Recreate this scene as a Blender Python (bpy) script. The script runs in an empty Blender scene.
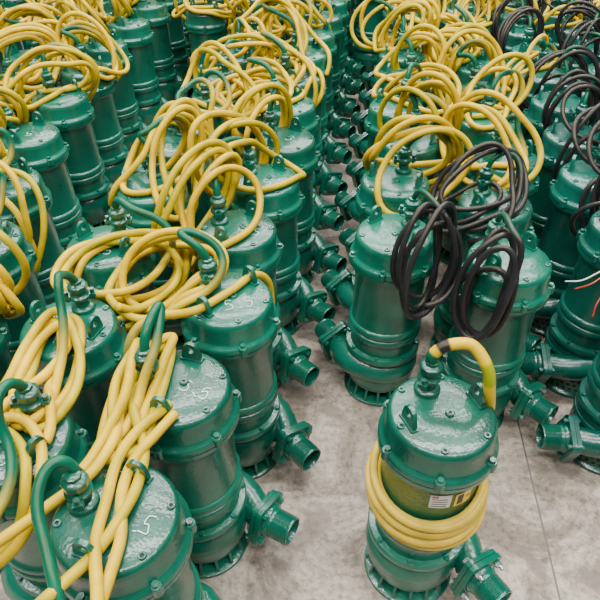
import bpy, math, random
import numpy as np
from mathutils import Matrix, Vector, kdtree
rnd = random.Random(7)
pi = math.pi

# ---------------------------------------------------------------- materials
def new_mat(name):
    m = bpy.data.materials.new(name); m.use_nodes = True
    nt = m.node_tree; b = nt.nodes['Principled BSDF']
    return m, nt, b
def paint(name, c1, c2, rough=0.3):
    m, nt, b = new_mat(name)
    tc = nt.nodes.new('ShaderNodeTexCoord')
    oi = nt.nodes.new('ShaderNodeObjectInfo')
    n1 = nt.nodes.new('ShaderNodeTexNoise'); n1.inputs['Scale'].default_value = 9; n1.inputs['Detail'].default_value = 6
    nt.links.new(tc.outputs['Object'], n1.inputs['Vector'])
    ad = nt.nodes.new('ShaderNodeMath'); ad.operation = 'MULTIPLY_ADD'
    nt.links.new(oi.outputs['Random'], ad.inputs[0]); ad.inputs[1].default_value = 0.35; nt.links.new(n1.outputs['Fac'], ad.inputs[2])
    cr = nt.nodes.new('ShaderNodeValToRGB')
    cr.color_ramp.elements[0].position = 0.35; cr.color_ramp.elements[0].color = (*c1, 1)
    cr.color_ramp.elements[1].position = 0.95; cr.color_ramp.elements[1].color = (*c2, 1)
    nt.links.new(ad.outputs[0], cr.inputs[0])
    nt.links.new(cr.outputs[0], b.inputs['Base Color'])
    n2 = nt.nodes.new('ShaderNodeTexNoise'); n2.inputs['Scale'].default_value = 110; n2.inputs['Detail'].default_value = 1.5
    nt.links.new(tc.outputs['Object'], n2.inputs['Vector'])
    bp = nt.nodes.new('ShaderNodeBump'); bp.inputs['Strength'].default_value = 0.42; bp.inputs['Distance'].default_value = 0.002
    nt.links.new(n2.outputs['Fac'], bp.inputs['Height']); nt.links.new(bp.outputs[0], b.inputs['Normal'])
    nt.links.new(bp.outputs[0], b.inputs['Coat Normal'])
    rr = nt.nodes.new('ShaderNodeMapRange'); rr.inputs[3].default_value = rough - .06; rr.inputs[4].default_value = rough + .14
    nt.links.new(n1.outputs['Fac'], rr.inputs[0]); nt.links.new(rr.outputs[0], b.inputs['Roughness'])
    b.inputs['Coat Weight'].default_value = 0.38; b.inputs['Coat Roughness'].default_value = 0.10
    return m
def plain(name, c, rough=0.5, metal=0.0):
    m, nt, b = new_mat(name)
    n1 = nt.nodes.new('ShaderNodeTexNoise'); n1.inputs['Scale'].default_value = 40
    mx = nt.nodes.new('ShaderNodeMix'); mx.data_type = 'RGBA'
    mx.inputs[6].default_value = (*[x*.75 for x in c], 1); mx.inputs[7].default_value = (*[min(1, x*1.2) for x in c], 1)
    nt.links.new(n1.outputs['Fac'], mx.inputs[0]); nt.links.new(mx.outputs[2], b.inputs['Base Color'])
    b.inputs['Roughness'].default_value = rough; b.inputs['Metallic'].default_value = metal
    return m
M_GREEN = paint('green_enamel', (0.0, .050, .029), (.0, .125, .074), .26)
M_BLUE = paint('teal_enamel', (0.0, .046, .032), (.0, .110, .074), .26)
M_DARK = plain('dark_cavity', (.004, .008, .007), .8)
M_STEEL = plain('zinc_bolt', (.45, .45, .43), .35, .9)
M_THREAD = paint('green_thread', (.0, .060, .036), (.0, .120, .072), .22)
M_CHALK = plain('paint_marker_white', (.50, .62, .57), .8)
M_LABEL = plain('label_silver', (.6, .6, .58), .35, .2)
M_STICK = plain('label_yellow', (.85, .55, .03), .4)
M_INK = plain('label_ink', (.02, .02, .02), .5)
M_RED = plain('label_red', (.5, .05, .03), .5)

def cable_mat():
    m, nt, b = new_mat('cable_sheath')
    at = nt.nodes.new('ShaderNodeAttribute'); at.attribute_name = 'Col'
    tc = nt.nodes.new('ShaderNodeTexCoord')
    n1 = nt.nodes.new('ShaderNodeTexNoise'); n1.inputs['Scale'].default_value = 16; n1.inputs['Detail'].default_value = 6
    nt.links.new(tc.outputs['Object'], n1.inputs['Vector'])
    hs = nt.nodes.new('ShaderNodeHueSaturation')
    mr = nt.nodes.new('ShaderNodeMapRange'); mr.inputs[1].default_value = .3; mr.inputs[2].default_value = .7
    mr.inputs[3].default_value = .66; mr.inputs[4].default_value = 1.08
    nt.links.new(n1.outputs['Fac'], mr.inputs[0]); nt.links.new(mr.outputs[0], hs.inputs['Value'])
    nt.links.new(at.outputs['Color'], hs.inputs['Color']); nt.links.new(hs.outputs[0], b.inputs['Base Color'])
    b.inputs['Roughness'].default_value = .34
    b.inputs['Specular IOR Level'].default_value = .30
    b.inputs['Specular Tint'].default_value = (1, .85, .5, 1)
    return m
M_CABLE = cable_mat()

def floor_mat():
    m, nt, b = new_mat('concrete')
    L = nt.links.new
    g = nt.nodes.new('ShaderNodeNewGeometry')
    n1 = nt.nodes.new('ShaderNodeTexNoise'); n1.inputs['Scale'].default_value = 3.6; n1.inputs['Detail'].default_value = 12; n1.inputs['Roughness'].default_value = .72
    n1.inputs['Distortion'].default_value = .8
    L(g.outputs['Position'], n1.inputs['Vector'])
    cr = nt.nodes.new('ShaderNodeValToRGB')
    cr.color_ramp.elements[0].position = .40; cr.color_ramp.elements[0].color = (.17, .130, .095, 1)
    cr.color_ramp.elements[1].position = .56; cr.color_ramp.elements[1].color = (.42, .355, .285, 1)
    L(n1.outputs['Fac'], cr.inputs[0])
    n2 = nt.nodes.new('ShaderNodeTexNoise'); n2.inputs['Scale'].default_value = 45; n2.inputs['Detail'].default_value = 9; n2.inputs['Roughness'].default_value = .7
    L(g.outputs['Position'], n2.inputs['Vector'])
    c2 = nt.nodes.new('ShaderNodeValToRGB')
    c2.color_ramp.elements[0].position = .36; c2.color_ramp.elements[0].color = (.25, .25, .25, 1)
    c2.color_ramp.elements[1].position = .54; c2.color_ramp.elements[1].color = (1, 1, 1, 1)
    L(n2.outputs['Fac'], c2.inputs[0])
    mx = nt.nodes.new('ShaderNodeMix'); mx.data_type = 'RGBA'; mx.blend_type = 'MULTIPLY'; mx.inputs[0].default_value = .7
    L(cr.outputs[0], mx.inputs[6]); L(c2.outputs[0], mx.inputs[7])
    n3 = nt.nodes.new('ShaderNodeTexNoise'); n3.inputs['Scale'].default_value = 8; n3.inputs['Detail'].default_value = 5; n3.inputs['Distortion'].default_value = .5
    L(g.outputs['Position'], n3.inputs['Vector'])
    c3 = nt.nodes.new('ShaderNodeValToRGB')
    c3.color_ramp.elements[0].position = .54; c3.color_ramp.elements[0].color = (0, 0, 0, 1)
    c3.color_ramp.elements[1].position = .64; c3.color_ramp.elements[1].color = (.75, .75, .75, 1)
    L(n3.outputs['Fac'], c3.inputs[0])
    ms = nt.nodes.new('ShaderNodeMix'); ms.data_type = 'RGBA'
    L(c3.outputs[0], ms.inputs[0]); L(mx.outputs[2], ms.inputs[6]); ms.inputs[7].default_value = (.14, .11, .085, 1)
    sp = nt.nodes.new('ShaderNodeSeparateXYZ'); L(g.outputs['Position'], sp.inputs[0])
    a = nt.nodes.new('ShaderNodeMath'); a.operation = 'MULTIPLY_ADD'; L(sp.outputs['Y'], a.inputs[0]); a.inputs[1].default_value = -.09
    L(sp.outputs['X'], a.inputs[2])
    s = nt.nodes.new('ShaderNodeMath'); s.operation = 'SUBTRACT'; L(a.outputs[0], s.inputs[0]); s.inputs[1].default_value = .675
    ab = nt.nodes.new('ShaderNodeMath'); ab.operation = 'ABSOLUTE'; L(s.outputs[0], ab.inputs[0])
    lt = nt.nodes.new('ShaderNodeMath'); lt.operation = 'LESS_THAN'; L(ab.outputs[0], lt.inputs[0]); lt.inputs[1].default_value = .003
    mj = nt.nodes.new('ShaderNodeMix'); mj.data_type = 'RGBA'
    L(lt.outputs[0], mj.inputs[0]); L(ms.outputs[2], mj.inputs[6]); mj.inputs[7].default_value = (.10, .085, .07, 1)
    L(mj.outputs[2], b.inputs['Base Color'])
    b.inputs['Roughness'].default_value = .6
    bp = nt.nodes.new('ShaderNodeBump'); bp.inputs['Strength'].default_value = .3; bp.inputs['Distance'].default_value = .004
    L(n2.outputs['Fac'], bp.inputs['Height']); L(bp.outputs[0], b.inputs['Normal'])
    return m
M_FLOOR = floor_mat()

# ---------------------------------------------------------------- mesh builder
class MB:
    def __init__(s): s.v = []; s.f = []; s.m = []; s.mats = []
    def mi(s, mat):
        if mat not in s.mats: s.mats.append(mat)
        return s.mats.index(mat)
    def add(s, vs, fs, mat, M=None):
        o = len(s.v); k = s.mi(mat)
        for v in vs:
            v = Vector(v)
            s.v.append(tuple(M @ v) if M else tuple(v))
        for f in fs:
            s.f.append([o + i for i in f]); s.m.append(k)
    def lathe(s, prof, mat, M=None, seg=40, phase=0.0):
        vs = []; fs = []
        for r, z in prof:
            for i in range(seg):
                a = 2*pi*i/seg + phase
                vs.append((r*math.cos(a), r*math.sin(a), z))
        n = len(prof)
        for j in range(n-1):
            for i in range(seg):
                i2 = (i+1) % seg
                fs.append((j*seg+i, j*seg+i2, (j+1)*seg+i2, (j+1)*seg+i))
        if prof[0][0] > 0: fs.append(tuple(range(seg))[::-1])
        if prof[-1][0] > 0: fs.append(tuple((n-1)*seg+i for i in range(seg)))
        s.add(vs, fs, mat, M)
    def cyl(s, r, z0, z1, mat, M=None, seg=12, bev=0.0):
        if bev: p = [(r-bev, z0), (r, z0+bev), (r, z1-bev), (r-bev, z1)]
        else: p = [(r, z0), (r, z1)]
        s.lathe(p, mat, M, seg)
    def box(s, sx, sy, sz, mat, M=None):
        vs = [(x*sx/2, y*sy/2, z*sz/2) for x in (-1, 1) for y in (-1, 1) for z in (-1, 1)]
        fs = [(0, 1, 3, 2), (4, 6, 7, 5), (0, 4, 5, 1), (2, 3, 7, 6), (0, 2, 6, 4), (1, 5, 7, 3)]
        s.add(vs, fs, mat, M)
    def tube(s, pts, rad, mat, seg=12, cap=True):
        vs, fs = tube_geo(pts, rad, seg)
        if cap:
            n = len(pts)
            fs = fs + [tuple(range(seg))[::-1], tuple((n-1)*seg+i for i in range(seg))]
        s.add(vs, fs, mat)
    def prism(s, poly, h, mat, M=None):
        n = len(poly)
        vs = [(x, y, 0) for x, y in poly] + [(x, y, h) for x, y in poly]
        fs = [tuple(range(n))[::-1], tuple(range(n, 2*n))] + [(i, (i+1) % n, n+(i+1) % n, n+i) for i in range(n)]
        s.add(vs, fs, mat, M)
    def ringplate(s, outer, inner, h, mat, M=None):
        n = len(outer)
        vs = [(x, y, 0) for x, y in outer] + [(x, y, h) for x, y in outer] + [(x, y, 0) for x, y in inner] + [(x, y, h) for x, y in inner]
        fs = []
        for i in range(n):
            j = (i+1) % n
            fs += [(i, j, n+j, n+i), (2*n+j, 2*n+i, 3*n+i, 3*n+j), (n+i, n+j, 3*n+j, 3*n+i), (j, i, 2*n+i, 2*n+j)]
        s.add(vs, fs, mat, M)
    def mesh(s, name, ang=38):
        me = bpy.data.meshes.new(name); me.from_pydata(s.v, [], s.f)
        for m in s.mats: me.materials.append(m)
        me.polygons.foreach_set('material_index', s.m)
        me.polygons.foreach_set('use_smooth', [True]*len(s.f))
        me.update(); me.set_sharp_from_angle(angle=math.radians(ang))
        return me

def tube_geo(pts, rad, seg):
    P = np.array(pts, float); n = len(P)
    R = np.full(n, rad) if np.isscalar(rad) else np.array(rad, float)
    T = np.gradient(P, axis=0); T /= (np.linalg.norm(T, axis=1)[:, None] + 1e-12)
    nrm = np.cross(T[0], [0.3, .2, 1.0]); nrm /= np.linalg.norm(nrm)
    vs = []; a = np.arange(seg)*2*pi/seg; ca, sa = np.cos(a), np.sin(a)
    for i in range(n):
        nrm = nrm - T[i]*np.dot(nrm, T[i]); nrm /= (np.linalg.norm(nrm)+1e-12)
        b = np.cross(T[i], nrm)
        vs.append(P[i] + R[i]*(ca[:, None]*nrm + sa[:, None]*b))
    vs = np.concatenate(vs).tolist()
    fs = [(j*seg+i, j*seg+(i+1) % seg, (j+1)*seg+(i+1) % seg, (j+1)*seg+i) for j in range(n-1) for i in range(seg)]
    return vs, fs

def catmull(P, k=8):
    P = [np.array(p, float) for p in P]
    P = [2*P[0]-P[1]] + P + [2*P[-1]-P[-2]]
    out = []
    for i in range(1, len(P)-2):
        p0, p1, p2, p3 = P[i-1:i+3]
        for j in range(k):
            t = j/k
            out.append(.5*((2*p1)+(-p0+p2)*t+(2*p0-5*p1+4*p2-p3)*t*t+(-p0+3*p1-3*p2+p3)*t**3))
    out.append(P[-2])
    return np.array(out)

def T_(x, y, z): return Matrix.Translation((x, y, z))
def RZ(a): return Matrix.Rotation(a, 4, 'Z')
def align(p, d):
    q = Vector((0, 0, 1)).rotation_difference(Vector(d)); return T_(*p) @ q.to_matrix().to_4x4()

# ---------------------------------------------------------------- pump body
def pump_body(G, basket=False):
    b = MB()
    b.lathe([(.10, .215), (.131, .217), (.134, .222), (.134, .238), (.131, .243), (.116, .246), (.114, .262), (.116, .300),
             (.126, .304), (.128, .309), (.128, .322), (.125, .327), (.1205, .329), (.1205, .334), (.126, .336), (.127, .341), (.127, .352), (.124, .357),
             (.1185, .361), (.1175, .37), (.1175, .574), (.122, .581), (.136, .587), (.138, .591), (.138, .603), (.10, .605)], G, seg=56)
    for i in range(8):
        a = 2*pi*i/8+.2
        b.cyl(.0075, .243, .252, G, T_(.125*math.cos(a), .125*math.sin(a), 0), 6)
    if not basket:
        b.lathe([(.095, .075), (.118, .080), (.127, .10), (.130, .14), (.127, .18), (.116, .205), (.10, .216)], G, seg=48)
        spiral = []; rad = []
        for i in range(21):
            t = i/20; a = math.radians(330 - 240*t)
            R = .088 + .004*t
            spiral.append((R*math.cos(a), R*math.sin(a), .15+.012*t)); rad.append(.040+.010*t)
    else:
        b.lathe([(.10, .175), (.128, .18), (.130, .19), (.126, .205), (.10, .216)], G, seg=48)
        spiral = [(-.03, .06, .17), (-.01, .075, .17)]; rad = [.045, .047]
    pipe = spiral + [(.035, .094, .165), (.070, .090, .163), (.105, .075, .155), (.133, .050, .145), (.155, .022, .137), (.172, -.002, .132)]
    rad = rad + [.050, .050, .049, .047, .045, .044]
    b.tube(pipe, rad, G, 18)
    d = Vector((math.cos(math.radians(-30)), math.sin(math.radians(-30)), 0)); p0 = Vector((.168, .002, .132))
    A = align(p0, d)
    def rsq(h, r, n=5):
        o = []
        for cx, cy, a0 in ((h-r, h-r, 0), (-h+r, h-r, 90), (-h+r, -h+r, 180), (h-r, -h+r, 270)):
            for k in range(n):
                a = math.radians(a0+90*k/(n-1)); o.append((cx+r*math.cos(a), cy+r*math.sin(a)))
        return o
    R45 = RZ(math.radians(40))
    b.prism(rsq(.063, .020), .013, G, A @ T_(0, 0, .004) @ R45)
    b.prism(rsq(.065, .020), .015, G, A @ T_(0, 0, .019) @ R45)
    for sx in (-1, 1):
        for sy in (-1, 1):
            b.cyl(.0095, -.006, .046, G, A @ R45 @ T_(sx*.044, sy*.044, 0), 6)
    pr = [(.050, .034), (.050, .040), (.046, .046), (.0435, .05)]
    z = .055
    while z < .105:
        pr += [(.0435, z), (.0415, z+.002)]; z += .004
    pr += [(.0425, .110), (.042, .112), (.0375, .112), (.0365, .110), (.0365, .060)]
    b.lathe(pr, M_THREAD, A, 28)
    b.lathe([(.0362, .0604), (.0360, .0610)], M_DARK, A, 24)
    if not basket:
        b.lathe([(.088, .062), (.114, .064), (.117, .068), (.117, .080), (.09, .084)], G, seg=40)
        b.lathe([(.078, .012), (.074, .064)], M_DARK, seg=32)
        b.lathe([(.085, 0), (.126, 0), (.129, .004), (.128, .012), (.118, .016), (.085, .016)], G, seg=48)
        for i in range(16):
            a = 2*pi*i/16
            vs = [(.080, -.004, .014), (.080, .004, .014), (.124, .004, .014), (.124, -.004, .014), (.080, -.004, .066), (.080, .004, .066), (.113, .004, .066), (.113, -.004, .066)]
            b.add(vs, [(0, 1, 2, 3), (4, 7, 6, 5), (0, 4, 5, 1), (2, 6, 7, 3), (1, 5, 6, 2), (0, 3, 7, 4)], G, RZ(a))
    else:
        b.lathe([(.09, 0), (.134, 0), (.137, .004), (.137, .016), (.131, .02), (.127, .024), (.127, .165), (.132, .17), (.135, .175), (.132, .186), (.10, .19)], G, seg=56)
        for row in range(6):
            for i in range(36):
                a = 2*pi*(i+.5*(row % 2))/36; z = .04+.022*row
                b.lathe([(.0068, 0), (.0066, .0006)], M_DARK, align((.1268*math.cos(a), .1268*math.sin(a), z), (math.cos(a), math.sin(a), 0)), 8)
    return b.mesh('pump_casing')

GR = .070
def pump_lid(G):
    b = MB()
    b.lathe([(.10, .604), (.137, .605), (.139, .609), (.139, .621), (.136, .626), (.129, .631), (.1265, .638), (.125, .676), (.1235, .688), (.119, .696), (.112, .7005), (.060, .703), (.001, .704)], G, seg=64)
    for i in range(6):
        a = 2*pi*i/6+pi/6
        M = RZ(a) @ T_(.134, 0, 0)
        b.cyl(.0125, .603, .631, G, M, 14, .002)
        b.cyl(.0075, .631, .639, G, M, 6)
        M = RZ(a) @ T_(.107, 0, 0)
        b.lathe([(.0085, .699), (.0085, .7035), (.0075, .7045), (.0042, .7045), (.0035, .702)], G, M, 12)
        b.cyl(.0035, .699, .7028, M_DARK, M, 6)
    b.lathe([(.011, .70), (.011, .707), (.009, .709), (.004, .709), (.0035, .706)], G, T_(.012, .01, 0), 12)
    b.cyl(.004, .70, .7075, M_DARK, T_(.012, .01, 0), 6)
    for s in (-1, 1):
        outer = []; inner = []
        N = 20
        for k in range(N):
            a = 2*pi*k/N
            x, y = math.cos(a), math.sin(a)
            if y >= 0: ox, oy = .021*x, .034+.021*y
            else: ox, oy = .025*max(-1, min(1, x*1.3)), .034*(1-min(1, -y*1.6))
            outer.append((ox, oy)); inner.append((.0095*x, .034+.0095*y))
        M = T_(0, s*.088+.005, .700) @ Matrix.Rotation(pi/2, 4, 'X')
        b.ringplate(outer, inner, .010, G, M)
        b.box(.056, .018, .008, G, T_(0, s*.088, .703))
    g = T_(-GR, 0, .700)
    b.lathe([(.030, 0), (.031, .003), (.031, .011), (.029, .014), (.019, .018), (.018, .036), (.024, .040), (.027, .044), (.027, .052), (.022, .056), (.019, .060), (.019, .070)], G, g, 24)
    b.lathe([(.024, .068), (.026, .070), (.026, .084), (.023, .087), (.016, .090), (.0155, .098), (.012, .100)], G, g, 8)
    for s in (-1, 1):
        b.box(.020, .022, .012, G, g @ RZ(.6) @ T_(0, s*.030, .048))
        b.cyl(.0065, .035, .066, G, g @ RZ(.6) @ T_(0, s*.033, 0), 6)
    return b.mesh('motor_lid')

BODY = pump_body(M_GREEN); BODYB = pump_body(M_BLUE, True)
LID = pump_lid(M_GREEN); LIDB = pump_lid(M_BLUE)

# ---------------------------------------------------------------- pump layout
P = []
def add(x, y, rot, gl, c='y', kind='n', **kw): P.append(dict(x=x, y=y, rot=rot, gl=gl, c=c, kind=kind, **kw))
j = lambda s: rnd.uniform(-s, s)
add(-.356, .619, -20, 160, 'h', chalk=1)
add(-.287, .951, 0, 165, 'h', chalk=1)
add(-.199, 1.276, -18, 140, 'h', chalk=1)
add(-.199, 1.622, -15, 150, chalk=1)
add(-.127, 1.949, -14, 145, chalk=1)
add(-.061, 2.284, -12, 150, chalk=1)
add(-.054, 2.644, -12, 150, chalk=1)
for k, y in enumerate([3.0, 3.35, 3.7, 4.06, 4.42, 4.8, 5.16, 5.52, 5.9]): add(.0+.05*k+j(.02), y, -12+j(8), 150+j(30), 'y' if y < 5.3 else 'n', chalk=1)
i2 = len(P)
add(-.622, .80, 170, 60, 'h', chalk=1)
add(-.607, 1.16, 170, 70, 'h', chalk=1)
add(-.60, 1.53, 170, 60, 'h', chalk=1)
for k, y in enumerate([1.90, 2.25, 2.60, 2.95, 3.30, 3.66, 4.02, 4.38, 4.75, 5.12, 5.5, 5.88]): add(-.54+.045*k+j(.015), y, 168+j(8), 80+j(40), 'y' if y < 5.3 else 'n', chalk=1)
add(-.95, 1.19, -10, 100); add(-1.0, 1.56, -10, 100)
for k, (x, y) in enumerate([(-1.063, 1.93), (-1.12, 2.33), (-1.113, 2.73), (-1.10, 3.10), (-1.10, 3.50), (-1.055, 3.92), (-1.02, 4.35), (-.99, 4.75), (-.96, 5.13)]): add(x, y, -10+j(8), 140+j(40), chalk=k % 2)
for k, y in enumerate([4.2, 4.58, 4.95, 5.32, 5.7, 6.1]): add(-.62+.02*k, y, -10+j(8), 100+j(40), 'y' if y < 5.2 else 'n')
for k, y in enumerate([2.15, 2.53, 2.91, 3.29, 3.68, 4.08, 4.46, 4.85]): add(-1.47+.01*k+j(.02), y, 170+j(8), 60+j(40))
for k, y in enumerate([3.4, 3.78, 4.16, 4.55, 4.93]): add(-1.98+j(.02), y, -10+j(8), 110+j(40))
ir0 = len(P)
add(.321, .871, -28, 112, 'r0')
add(.302, 1.599, 152, 40, 'kA', chalk=0)
add(.345, 1.940, 156, 60, chalk=0)
add(.445, 2.275, 158, 70)
for k, y in enumerate([2.62, 2.97, 3.32, 3.68, 4.04, 4.40, 4.78, 5.14, 5.5, 5.88]): add(.45+.055*k+j(.02), y, 158+j(6), 100+j(50), 'y' if y < 5.3 else 'n', chalk=k % 2)
for y in (4.9, 5.3, 5.7): add(.30+.27+.05*(y-4.9), y+.1, -20, 100, 'n')
add(.630, 1.459, -20, 130, 'kB')
add(.670, 1.785, -18, 120, 'k2')
add(.795, 2.118, -15, 110, chalk=1)
for k, y in enumerate([2.46, 2.80, 3.15, 3.50, 3.86, 4.22, 4.60, 4.98]): add(.82+.05*k+j(.02), y, -15+j(6), 120+j(50), 'y', chalk=k % 2)
iC = len(P)
for k, y in enumerate([1.30, 1.64, 1.98]): add(1.06+.012*k, y, 200+j(6), 60, 'k' if k else 'n', 'b')
for k, y in enumerate([2.32, 2.67, 3.02, 3.38, 3.74, 4.1, 4.46, 4.84]): add(1.13+.05*k, y, 165+j(6), 90+j(40), 'k' if k in (0, 1, 3, 4) else 'y', 'b')
for k, y in enumerate([2.35, 2.72, 3.08, 3.44, 3.80, 4.16, 4.54, 4.92]): add(1.52+.03*k, y, -15+j(6), 90+j(40), 'k' if k in (0, 1, 2, 3, 5) else 'y', 'b')
for k, y in enumerate([3.3, 3.68, 4.06, 4.44, 4.82]): add(1.98+.03*k, y, 165+j(6), 90+j(40), 'y' if k > 1 else 'k')
C = np.array([(p['x'], p['y']) for p in P])
for p in P:
    a = math.radians(p['gl']); p['g'] = np.array([p['x']+GR*math.cos(a), p['y']+GR*math.sin(a), .80])
GC = np.array([p['g'][:2] for p in P])

# ---------------------------------------------------------------- cables
CR = .0116
YEL = np.array([.66, .425, .0]); PALE = np.array([.54, .37, .035]); GRN = np.array([.0, .095, .05]); LIME = np.array([.24, .27, .0]); BLK = np.array([.019, .019, .022])
def push(Q):
    D = Q[:, None, :2]-C[None]; L2 = (D**2).sum(2); k = L2.argmin(1); ar = np.arange(len(Q)); l = np.sqrt(L2[ar, k]); d = D[ar, k]
    lim = np.where(Q[:, 2] > .64, .127, .139)+CR
    up = .7045+CR-Q[:, 2]; out = lim-l
    ins = (up > 0) & (out > 0); pu = ins & (up <= out*1.2+.006); po = ins & ~pu
    Q[pu, 2] += up[pu]
    Q[po, :2] += (d[po]/(l[po][:, None]+1e-9))*out[po][:, None]
    D = Q[:, None, :2]-GC[None]; L2 = (D**2).sum(2); k = L2.argmin(1); l = np.sqrt(L2[ar, k]); d = D[ar, k]
    pg = (l < .024+CR) & (Q[:, 2] < .792)
    Q[pg, :2] += (d[pg]/(l[pg][:, None]+1e-9))*(.024+CR-l[pg])[:, None]
    Q[:, 2] = np.maximum(Q[:, 2], CR)
    return pu | po
def smooth(Q, n=1):
    for _ in range(n): Q[1:-1] = .5*Q[1:-1]+.25*(Q[:-2]+Q[2:])
    return Q
def arc_len(Q): return np.r_[0, np.cumsum(np.linalg.norm(np.diff(Q, axis=0), axis=1))]
def resample(Q, ds):
    s = arc_len(Q); n = max(8, int(s[-1]/ds)+1); t = np.linspace(0, s[-1], n)
    return np.c_[np.interp(t, s, Q[:, 0]), np.interp(t, s, Q[:, 1]), np.interp(t, s, Q[:, 2])]
def coil_pts(c, U, V, loops, r, amp=.014, start=0.0, spread=.10):
    c, U, V = map(lambda a: np.array(a, float), (c, U, V))
    n = int(loops*40); th = np.linspace(0, 2*pi*loops, n)
    s = 1+spread*np.sin(.43*th+r.uniform(0, 6))+spread*.7*np.sin(.81*th+r.uniform(0, 6))
    s2 = 1+spread*np.sin(.37*th+r.uniform(0, 6))+spread*.7*np.sin(.71*th+r.uniform(0, 6))
    W = np.zeros((n, 3))
    for fr in (.35, .77, 1.3): 
        for k in range(3): W[:, k] += amp*math.sqrt(1/fr)*.5*np.sin(fr*th+r.uniform(0, 2*pi))
    sq = 1+.10*np.cos(2*th+r.uniform(0, 6))+.05*np.cos(3*th+r.uniform(0, 6))
    Q = c + (np.cos(th+start)*sq*s)[:, None]*V + (np.sin(th+start)*sq*s2)[:, None]*U + W
    N = np.cross(U, V); N /= np.linalg.norm(N)+1e-9
    Q += (np.sin(.5*th+r.uniform(0, 6))*.035+np.sin(.23*th+r.uniform(0, 6))*.035)[:, None]*N
    return Q
def lead_pts(g, first, R=.06):
    g = np.array(g); f = np.array(first)
    d = f-g; d[2] = 0; h = np.linalg.norm(d)+1e-6; d /= h
    return [g-[0, 0, .012], g+[0, 0, .012], g+d*.022+[0, 0, .040], g+d*R+[0, 0, .052]]

ROPES = []
def rope(idx, Q, base, gl, black, npin=6, pinmask=None):
    Q0 = resample(Q, .020)
    w = np.ones(len(Q0)); 
    if pinmask is not None: w[pinmask(Q0)] = 0.0
    w[:npin] = 0
    ROPES.append(dict(i=idx, X=Q0, w=w, base=base, gl=gl, black=black, n=len(Q0)))

HAND = {
 0: [('strand', [(-.42,.655,.79),(-.42,.655,.82),(-.455,.66,.845),(-.475,.58,.83),(-.44,.47,.80),(-.41,.30,.79)], .32),
     ('strand', [(-.330, .28, .80), (-.332, .46, .76), (-.345, .60, .77), (-.345, .70, .83), (-.31, .78, .84),(-.285,.86,.82)], .0),
     ('strand', [(-.315, .28, .82), (-.322, .44, .79), (-.368, .60, .79), (-.375, .72, .84), (-.35, .82, .85),(-.31,.90,.84)], .0),
     ('strand', [(-.46, .34, .79), (-.40, .48, .76), (-.335, .62, .79), (-.325, .74, .83), (-.345, .85, .83),(-.36,.95,.80)], .0),
     ('strand', [(-.66, .40, .78), (-.57, .52, .80), (-.49, .62, .84), (-.42, .72, .86), (-.38, .80, .82), (-.40, .90, .72)], .0)],
 1: [('coil', (-.375, .90, .80), (.035, .01, .01), (.035, .17, .05), 3.5, .0, .2)],
 2: [('coil', (-.36, 1.33, .77), (.15, .02, .0), (.0, .06, .10), 3.5, .2, .25),
     ('strand', [(-.42, 1.02, .70), (-.40, 1.04, .80), (-.33, 1.12, .82), (-.25, 1.22, .78), (-.17, 1.34, .79), (-.10, 1.42, .74), (-.08, 1.44, .60)], .0)],
 i2: [('coil', (-.64, .66, .79), (.09, .03, .0), (.02, .16, .03), 2.5, .2, .25)],
 i2+1: [('coil', (-.60, .99, .79), (.050, .0, .02), (-.01, .16, .07), 4.5, .2, .2)],
 i2+2: [('coil', (-.53, 1.42, .79), (.15, .04, .0), (.0, .12, .08), 4.5, .2, .25)],
}
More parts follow.
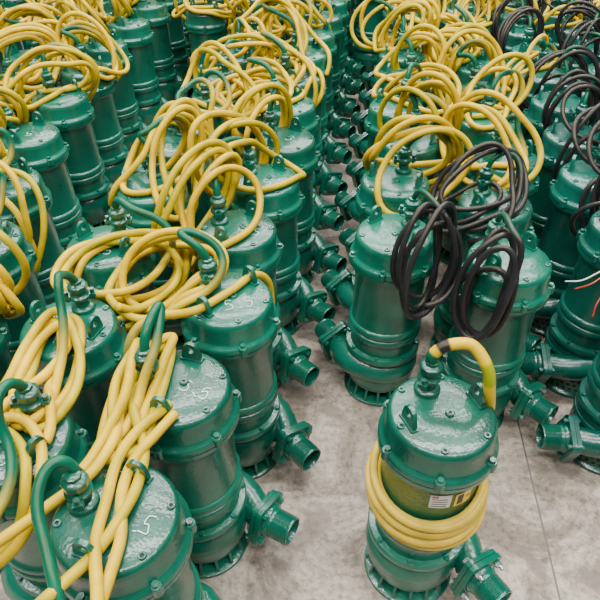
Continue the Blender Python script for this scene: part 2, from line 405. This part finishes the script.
for i, p in enumerate(P):
    r = random.Random(100+i); g = p['g']; c = p['c']
    gd = math.radians(p['gl']); od = np.array([math.cos(gd), math.sin(gd), 0])
    if c in ('n', 'r0'): continue
    if c == 'h':
        for spec in HAND[i]:
            if spec[0] == 'coil':
                _, cen, U, V, loops, st, gl = spec
                Q = coil_pts(cen, U, V, loops, r, .012, st, .09)
                Q = np.vstack([catmull(lead_pts(g, Q[0])+[Q[0], Q[1]], 6)[:-1], Q[1:]])
                rope(i, Q, YEL, gl, False)
            else: rope(i, catmull(spec[1], 10), YEL*.95, spec[2], False, npin=4)
        continue
    ang = r.uniform(-1.0, 1.0)
    if c == 'y':
        a = r.uniform(.13, .20); bb = r.uniform(.11, .16); loops = r.choice([3.5, 4.5, 5.5])
        U = np.array([math.cos(ang)*a, math.sin(ang)*a, r.uniform(-.03, .03)]); V = np.array([r.uniform(-.05, .05), r.uniform(-.04, .09), bb])
        cen = g+od*r.uniform(.01, .08)+[r.uniform(-.04, .04), r.uniform(-.04, .04), r.uniform(-.08, -.02)]
        Q = coil_pts(cen, U, V, loops, r, .020, r.uniform(-.8, .8), .13)
        zt = cen[2]+.72*bb
        pm = (lambda Q0, zt=zt: Q0[:, 2] > zt) if r.random() < .7 else None
    else:
        a = r.uniform(.11, .15); bb = r.uniform(.13, .16); loops = r.choice([4.5, 5.5])
        U = np.array([math.cos(ang*.6)*a, math.sin(ang*.6)*a, 0]); V = np.array([r.uniform(-.03, .03), r.uniform(.0, .08), bb])
        cen = g+od*.06+[0, 0, -.09]
        if c == 'kA': cen = np.array([.375, 1.43, .70]); U = np.array([.068, .040, .0]); V = np.array([-.005, .05, .170]); loops = 4.5
        if c == 'kB': cen = np.array([.53, 1.345, .67]); U = np.array([.062, .01, .02]); V = np.array([.025, .05, .160]); loops = 4.5
        if c == 'k2': cen = g+[-.04, -.06, -.05]; U = np.array([.15, .03, .0]); V = np.array([.02, .07, .09]); loops = 4.5
        Q = coil_pts(cen, U, V, loops, r, .014, r.uniform(-.6, .6), .14)
        zt = cen[2]+.75*V[2]
        pm = (lambda Q0, zt=zt: Q0[:, 2] > zt)
    Q = np.vstack([catmull(lead_pts(g, Q[0])+[Q[0], Q[1]], 6)[:-1], Q[1:]])
    base = YEL*(1+r.uniform(-.14, .06)) if c == 'y' else BLK
    rope(i, Q, base, r.uniform(.10, .22) if c == 'y' else .05, c != 'y', pinmask=pm)

# settle the cables: position-based rope relaxation under gravity with contacts
X = np.vstack([q['X'] for q in ROPES]); w = np.concatenate([q['w'] for q in ROPES])[:, None]; rid = np.concatenate([np.full(q['n'], k) for k, q in enumerate(ROPES)])
pin = w[:, 0] == 0
def prep(k):
    m = (rid[k:] == rid[:-k]); rest = np.linalg.norm(X[k:]-X[:-k], axis=1); return m, rest
cons = [(1,)+prep(1)+(1.0,), (2,)+prep(2)+(.8,), (4,)+prep(4)+(.7,), (8,)+prep(8)+(.6,), (14,)+prep(14)+(.4,)]
prev = X.copy()
for step in range(34):
    vel = (X-prev)*.86; prev = X.copy()
    X = X+w*(vel+[0, 0, -.0009])
    if step % 4 == 0:
        kd = kdtree.KDTree(len(X))
        for a_, co_ in enumerate(X.tolist()): kd.insert(co_, a_)
        kd.balance(); A_ = []; B_ = []
        for a_, co_ in enumerate(X.tolist()):
            for (_, b_, _) in kd.find_range(co_, .033):
                if b_ > a_+3: A_.append(a_); B_.append(b_)
        A_ = np.array(A_, int); B_ = np.array(B_, int)
    for it in range(6):
        for k, m, rest, st in cons:
            d = X[k:]-X[:-k]; l = np.linalg.norm(d, axis=1)+1e-9
            c_ = (d*((l-rest)/l*m*st*.5)[:, None])*.5
            cor = np.zeros_like(X); cor[:-k] += c_; cor[k:] -= c_
            X = X+w*cor
        if len(A_) and it % 2:
            d = X[B_]-X[A_]; l = np.linalg.norm(d, axis=1)+1e-9; o = np.maximum(0, 2*CR-l)
            c_ = d*(o/l*.3)[:, None]
            cor = np.zeros_like(X); np.add.at(cor, B_, c_); np.add.at(cor, A_, -c_)
            cn = np.linalg.norm(cor, axis=1)[:, None]; cor *= np.minimum(1, .005/(cn+1e-9))
            X = X+w*cor
    Y = X.copy(); hit = push(Y); hit &= ~pin; 
    Y[pin] = X[pin]; X = Y
    prev[hit] = X[hit]-(X[hit]-prev[hit])*.3
o_ = 0
for q in ROPES:
    Q = X[o_:o_+q['n']].copy(); o_ += q['n']
    Q = smooth(Q, 5); Q = catmull(list(Q), 2); q['Q'] = Q

def cable_mesh(name, paths):
    V = []; F = []; Cc = []
    for pts, rad, col in paths:
        seg = 9; vs, fs = tube_geo(pts, rad, seg); o = len(V); n = len(pts)
        V += vs; F += [tuple(o+i for i in f) for f in fs] + [tuple(o+i for i in range(seg))[::-1], tuple(o+(n-1)*seg+i for i in range(seg))]
        col = np.array(col)
        if col.ndim == 1: col = np.tile(col, (n, 1))
        Cc.append(np.repeat(col, seg, axis=0))
    me = bpy.data.meshes.new(name); me.from_pydata(V, [], F); me.materials.append(M_CABLE)
    Cc = np.concatenate(Cc); at = me.color_attributes.new('Col', 'FLOAT_COLOR', 'POINT')
    at.data.foreach_set('color', np.c_[Cc, np.ones(len(Cc))].astype(np.float32).ravel())
    me.polygons.foreach_set('use_smooth', [True]*len(F)); me.update()
    return me
def colorize(Q, base, r, gl=.16, black=False):
    s = arc_len(Q)
    col = np.tile(base, (len(Q), 1))
    if not black:
        k = (.5+.5*np.sin(s*2.1+r.uniform(0, 6)))**3*.5
        col = col*(1-k[:, None])+LIME*k[:, None]
        k = (.5+.5*np.sin(s*3.7+r.uniform(0, 6)))**2*.2
        col = col*(1-k[:, None])+PALE*k[:, None]
    w = np.clip((gl+.16-s)/.16, 0, 1)[:, None]
    return col*(1-w)+GRN*w
CAB = {}
for k, q in enumerate(ROPES):
    r = random.Random(900+k)
    CAB.setdefault(q['i'], []).append((q['Q'], .0092 if q['black'] else CR, colorize(q['Q'], q['base'], r, q['gl'], q['black'])))
def r0_cable(p):
    g = p['g']; paths = []; x, y = p['x'], p['y']
    Q = catmull([g-[0, 0, .012], g+[0, 0, .02], g+[.03, .005, .042], g+[.080, .0, .045], g+[.112, -.035, .010], g+[.125, -.045, -.05], g+[.145, -.03, -.14], g+[.150, -.04, -.28]], 8)
    s = arc_len(Q); col = np.tile(YEL*.95, (len(Q), 1)); col[s < .035] = GRN; col[(s > .05) & (s < .075)] = BLK; col[(s > .17) & (s < .22)] = LIME
    paths.append((Q, .0140, col))
    n = 360; th = np.linspace(0, 2*pi*8.3, n)
    lay = th/(2*pi)
    rad = .1325+.010*(np.floor(lay) % 2)+.004*np.sin(.6*th)+.003*np.sin(1.7*th)
    z = .368+.0140*lay+.009*np.sin(.45*th+1)+.024*np.sin(th+.2)
    Q = np.c_[x+rad*np.cos(th), y+rad*np.sin(th), z]; Q = smooth(Q, 4)
    paths.append((Q, .0112, np.tile(PALE*1.1, (n, 1))))
    return paths
CAB[ir0] = r0_cable(P[ir0])

# ---------------------------------------------------------------- chalk marks
GL = {'5': [[(.9, 1), (.25, 1.02), (.18, .56), (.55, .62), (.82, .38), (.6, .04), (.1, .08)]],
      '.': [[(.2, .15), (.6, .1)]]}
def chalk(ang, r):
    paths = []
    x = -.042
    for ch in '5.5':
        for st in GL[ch]:
            q = catmull([(x+a*.026+r.uniform(-.004, .004), b*.036-.015+r.uniform(-.004, .004), 0) for a, b in st], 4)
            q[:, 2] = .7047
            paths.append(q)
        x += .034 if ch == '5' else .018
    b = MB()
    for q in paths:
        T = np.gradient(q, axis=0); T /= np.linalg.norm(T, axis=1)[:, None]+1e-9
        N = np.c_[-T[:, 1], T[:, 0], 0*T[:, 0]]*.0011
        vs = np.vstack([q+N, q-N]).tolist(); n = len(q)
        b.add(vs, [(i, i+1, n+i+1, n+i) for i in range(n-1)], M_CHALK, RZ(ang))
    return b.mesh('size_marking')

# ---------------------------------------------------------------- instantiate
col = bpy.context.scene.collection
def obj(name, me, parent=None, loc=(0, 0, 0), rot=0):
    o = bpy.data.objects.new(name, me); col.objects.link(o); o.location = loc; o.rotation_euler = (0, 0, rot)
    if parent: o.parent = parent
    return o
for i, p in enumerate(P):
    e = bpy.data.objects.new('submersible_pump', None); e.empty_display_size = .1; col.objects.link(e); e.location = (p['x'], p['y'], 0)
    blue = p['kind'] == 'b'
    obj('pump_casing', BODYB if blue else BODY, e, rot=math.radians(p['rot']))
    obj('motor_lid', LIDB if blue else LID, e, rot=math.radians(p['gl']+180))
    off = np.array([p['x'], p['y'], 0])
    if i in CAB:
        obj('power_cable', cable_mesh('power_cable', [(q-off, r_, c_) for q, r_, c_ in CAB[i]]), e)
    if i == iC+1:
        W = []
        for k, (cc, pts) in enumerate([((.45, .03, .02), [(1.0, 1.50, .66), (.93, 1.44, .665), (.87, 1.40, .65), (.83, 1.41, .62)]),
                        ((.6, .58, .55), [(1.0, 1.50, .655), (.92, 1.46, .65), (.86, 1.44, .63), (.82, 1.46, .61)]),
                        ((.45, .03, .02), [(1.0, 1.50, .66), (.94, 1.42, .64), (.89, 1.37, .60), (.88, 1.35, .56)])]):
            W.append((catmull(pts, 8)-off, .0022, np.array(cc)))
        W.append((catmull([(1.25, 1.62, .74), (1.12, 1.56, .73), (1.03, 1.52, .68), (.98, 1.49, .655)], 8)-off, .0105, BLK))
        obj('stripped_core_wires', cable_mesh('stripped_core_wires', W), e)
    if p.get('chalk'):
        r = random.Random(i+50); a = math.radians(p['gl'])
        obj('size_marking', chalk(r.uniform(-.7, .3), r), e, loc=(-.035*math.cos(a)+.01, -.04*math.sin(a)-.01, 0))
    if i == ir0:
        b = MB()
        def patch(a0, a1, z0, z1, R, mat, n=8):
            vs = []
            for k in range(n+1):
                a = math.radians(a0+(a1-a0)*k/n); vs += [(R*math.cos(a), R*math.sin(a), z0), (R*math.cos(a), R*math.sin(a), z1)]
            b.add(vs, [(2*k, 2*k+2, 2*k+3, 2*k+1) for k in range(n)], mat)
        patch(-102, -78, .500, .550, .1180, M_LABEL)
        for k in range(4): patch(-100, -82, .505+.009*k, .508+.009*k, .1183, M_INK)
        patch(-100, -93, .539, .546, .1184, M_RED)
        patch(-73, -50, .498, .545, .1180, M_STICK); patch(-70, -62, .504, .540, .1183, M_INK); patch(-58, -52, .520, .526, .1183, M_INK)
        obj('nameplate', b.mesh('nameplate'), e)
        b = MB()
        A = RZ(math.radians(p['rot'])) @ align((.168, .002, .132), (math.cos(math.radians(-30)), math.sin(math.radians(-30)), 0)) @ RZ(math.radians(40))
        for sx in (-1, 1):
            for sy in (-1, 1):
                b.cyl(.0108, -.008, .0, M_STEEL, A @ T_(sx*.044, sy*.044, 0), 6)
                b.cyl(.0108, .038, .047, M_STEEL, A @ T_(sx*.044, sy*.044, 0), 6); b.cyl(.006, .047, .058, M_STEEL, A @ T_(sx*.044, sy*.044, 0), 10)
        obj('flange_bolts', b.mesh('flange_bolts'), e)

b = MB(); b.box(10, 12, .1, M_FLOOR, T_(0, 4, -.05)); obj('floor', b.mesh('floor'))

# ---------------------------------------------------------------- light
w_ = bpy.data.worlds.new('hall_daylight'); bpy.context.scene.world = w_; w_.use_nodes = True
nt = w_.node_tree; bg = nt.nodes['Background']
tc = nt.nodes.new('ShaderNodeTexCoord'); sp = nt.nodes.new('ShaderNodeSeparateXYZ'); nt.links.new(tc.outputs['Generated'], sp.inputs[0])
cr = nt.nodes.new('ShaderNodeValToRGB'); nt.links.new(sp.outputs['Z'], cr.inputs[0])
cr.color_ramp.elements[0].position = 0.15; cr.color_ramp.elements[0].color = (.07, .075, .08, 1)
cr.color_ramp.elements[1].position = .9; cr.color_ramp.elements[1].color = (.97, 1, 1, 1)
nt.links.new(cr.outputs[0], bg.inputs['Color']); bg.inputs['Strength'].default_value = .48
for k, y in enumerate([-1.5, 1.5, 4.5, 7.5, 10.5]):
    l = bpy.data.lights.new('skylight', 'AREA'); l.shape = 'RECTANGLE'; l.size = 9; l.size_y = .7; l.energy = 690; l.color = (1, .99, .97)
    o = bpy.data.objects.new('skylight', l); col.objects.link(o); o.location = (0, y, 6.0)

cam = bpy.data.cameras.new('camera'); cam.sensor_width = 36; cam.lens = 36
co = bpy.data.objects.new('camera', cam); col.objects.link(co); co.location = (0, 0, 1.76); co.rotation_euler = (math.radians(50), 0, 0)
bpy.context.scene.camera = co
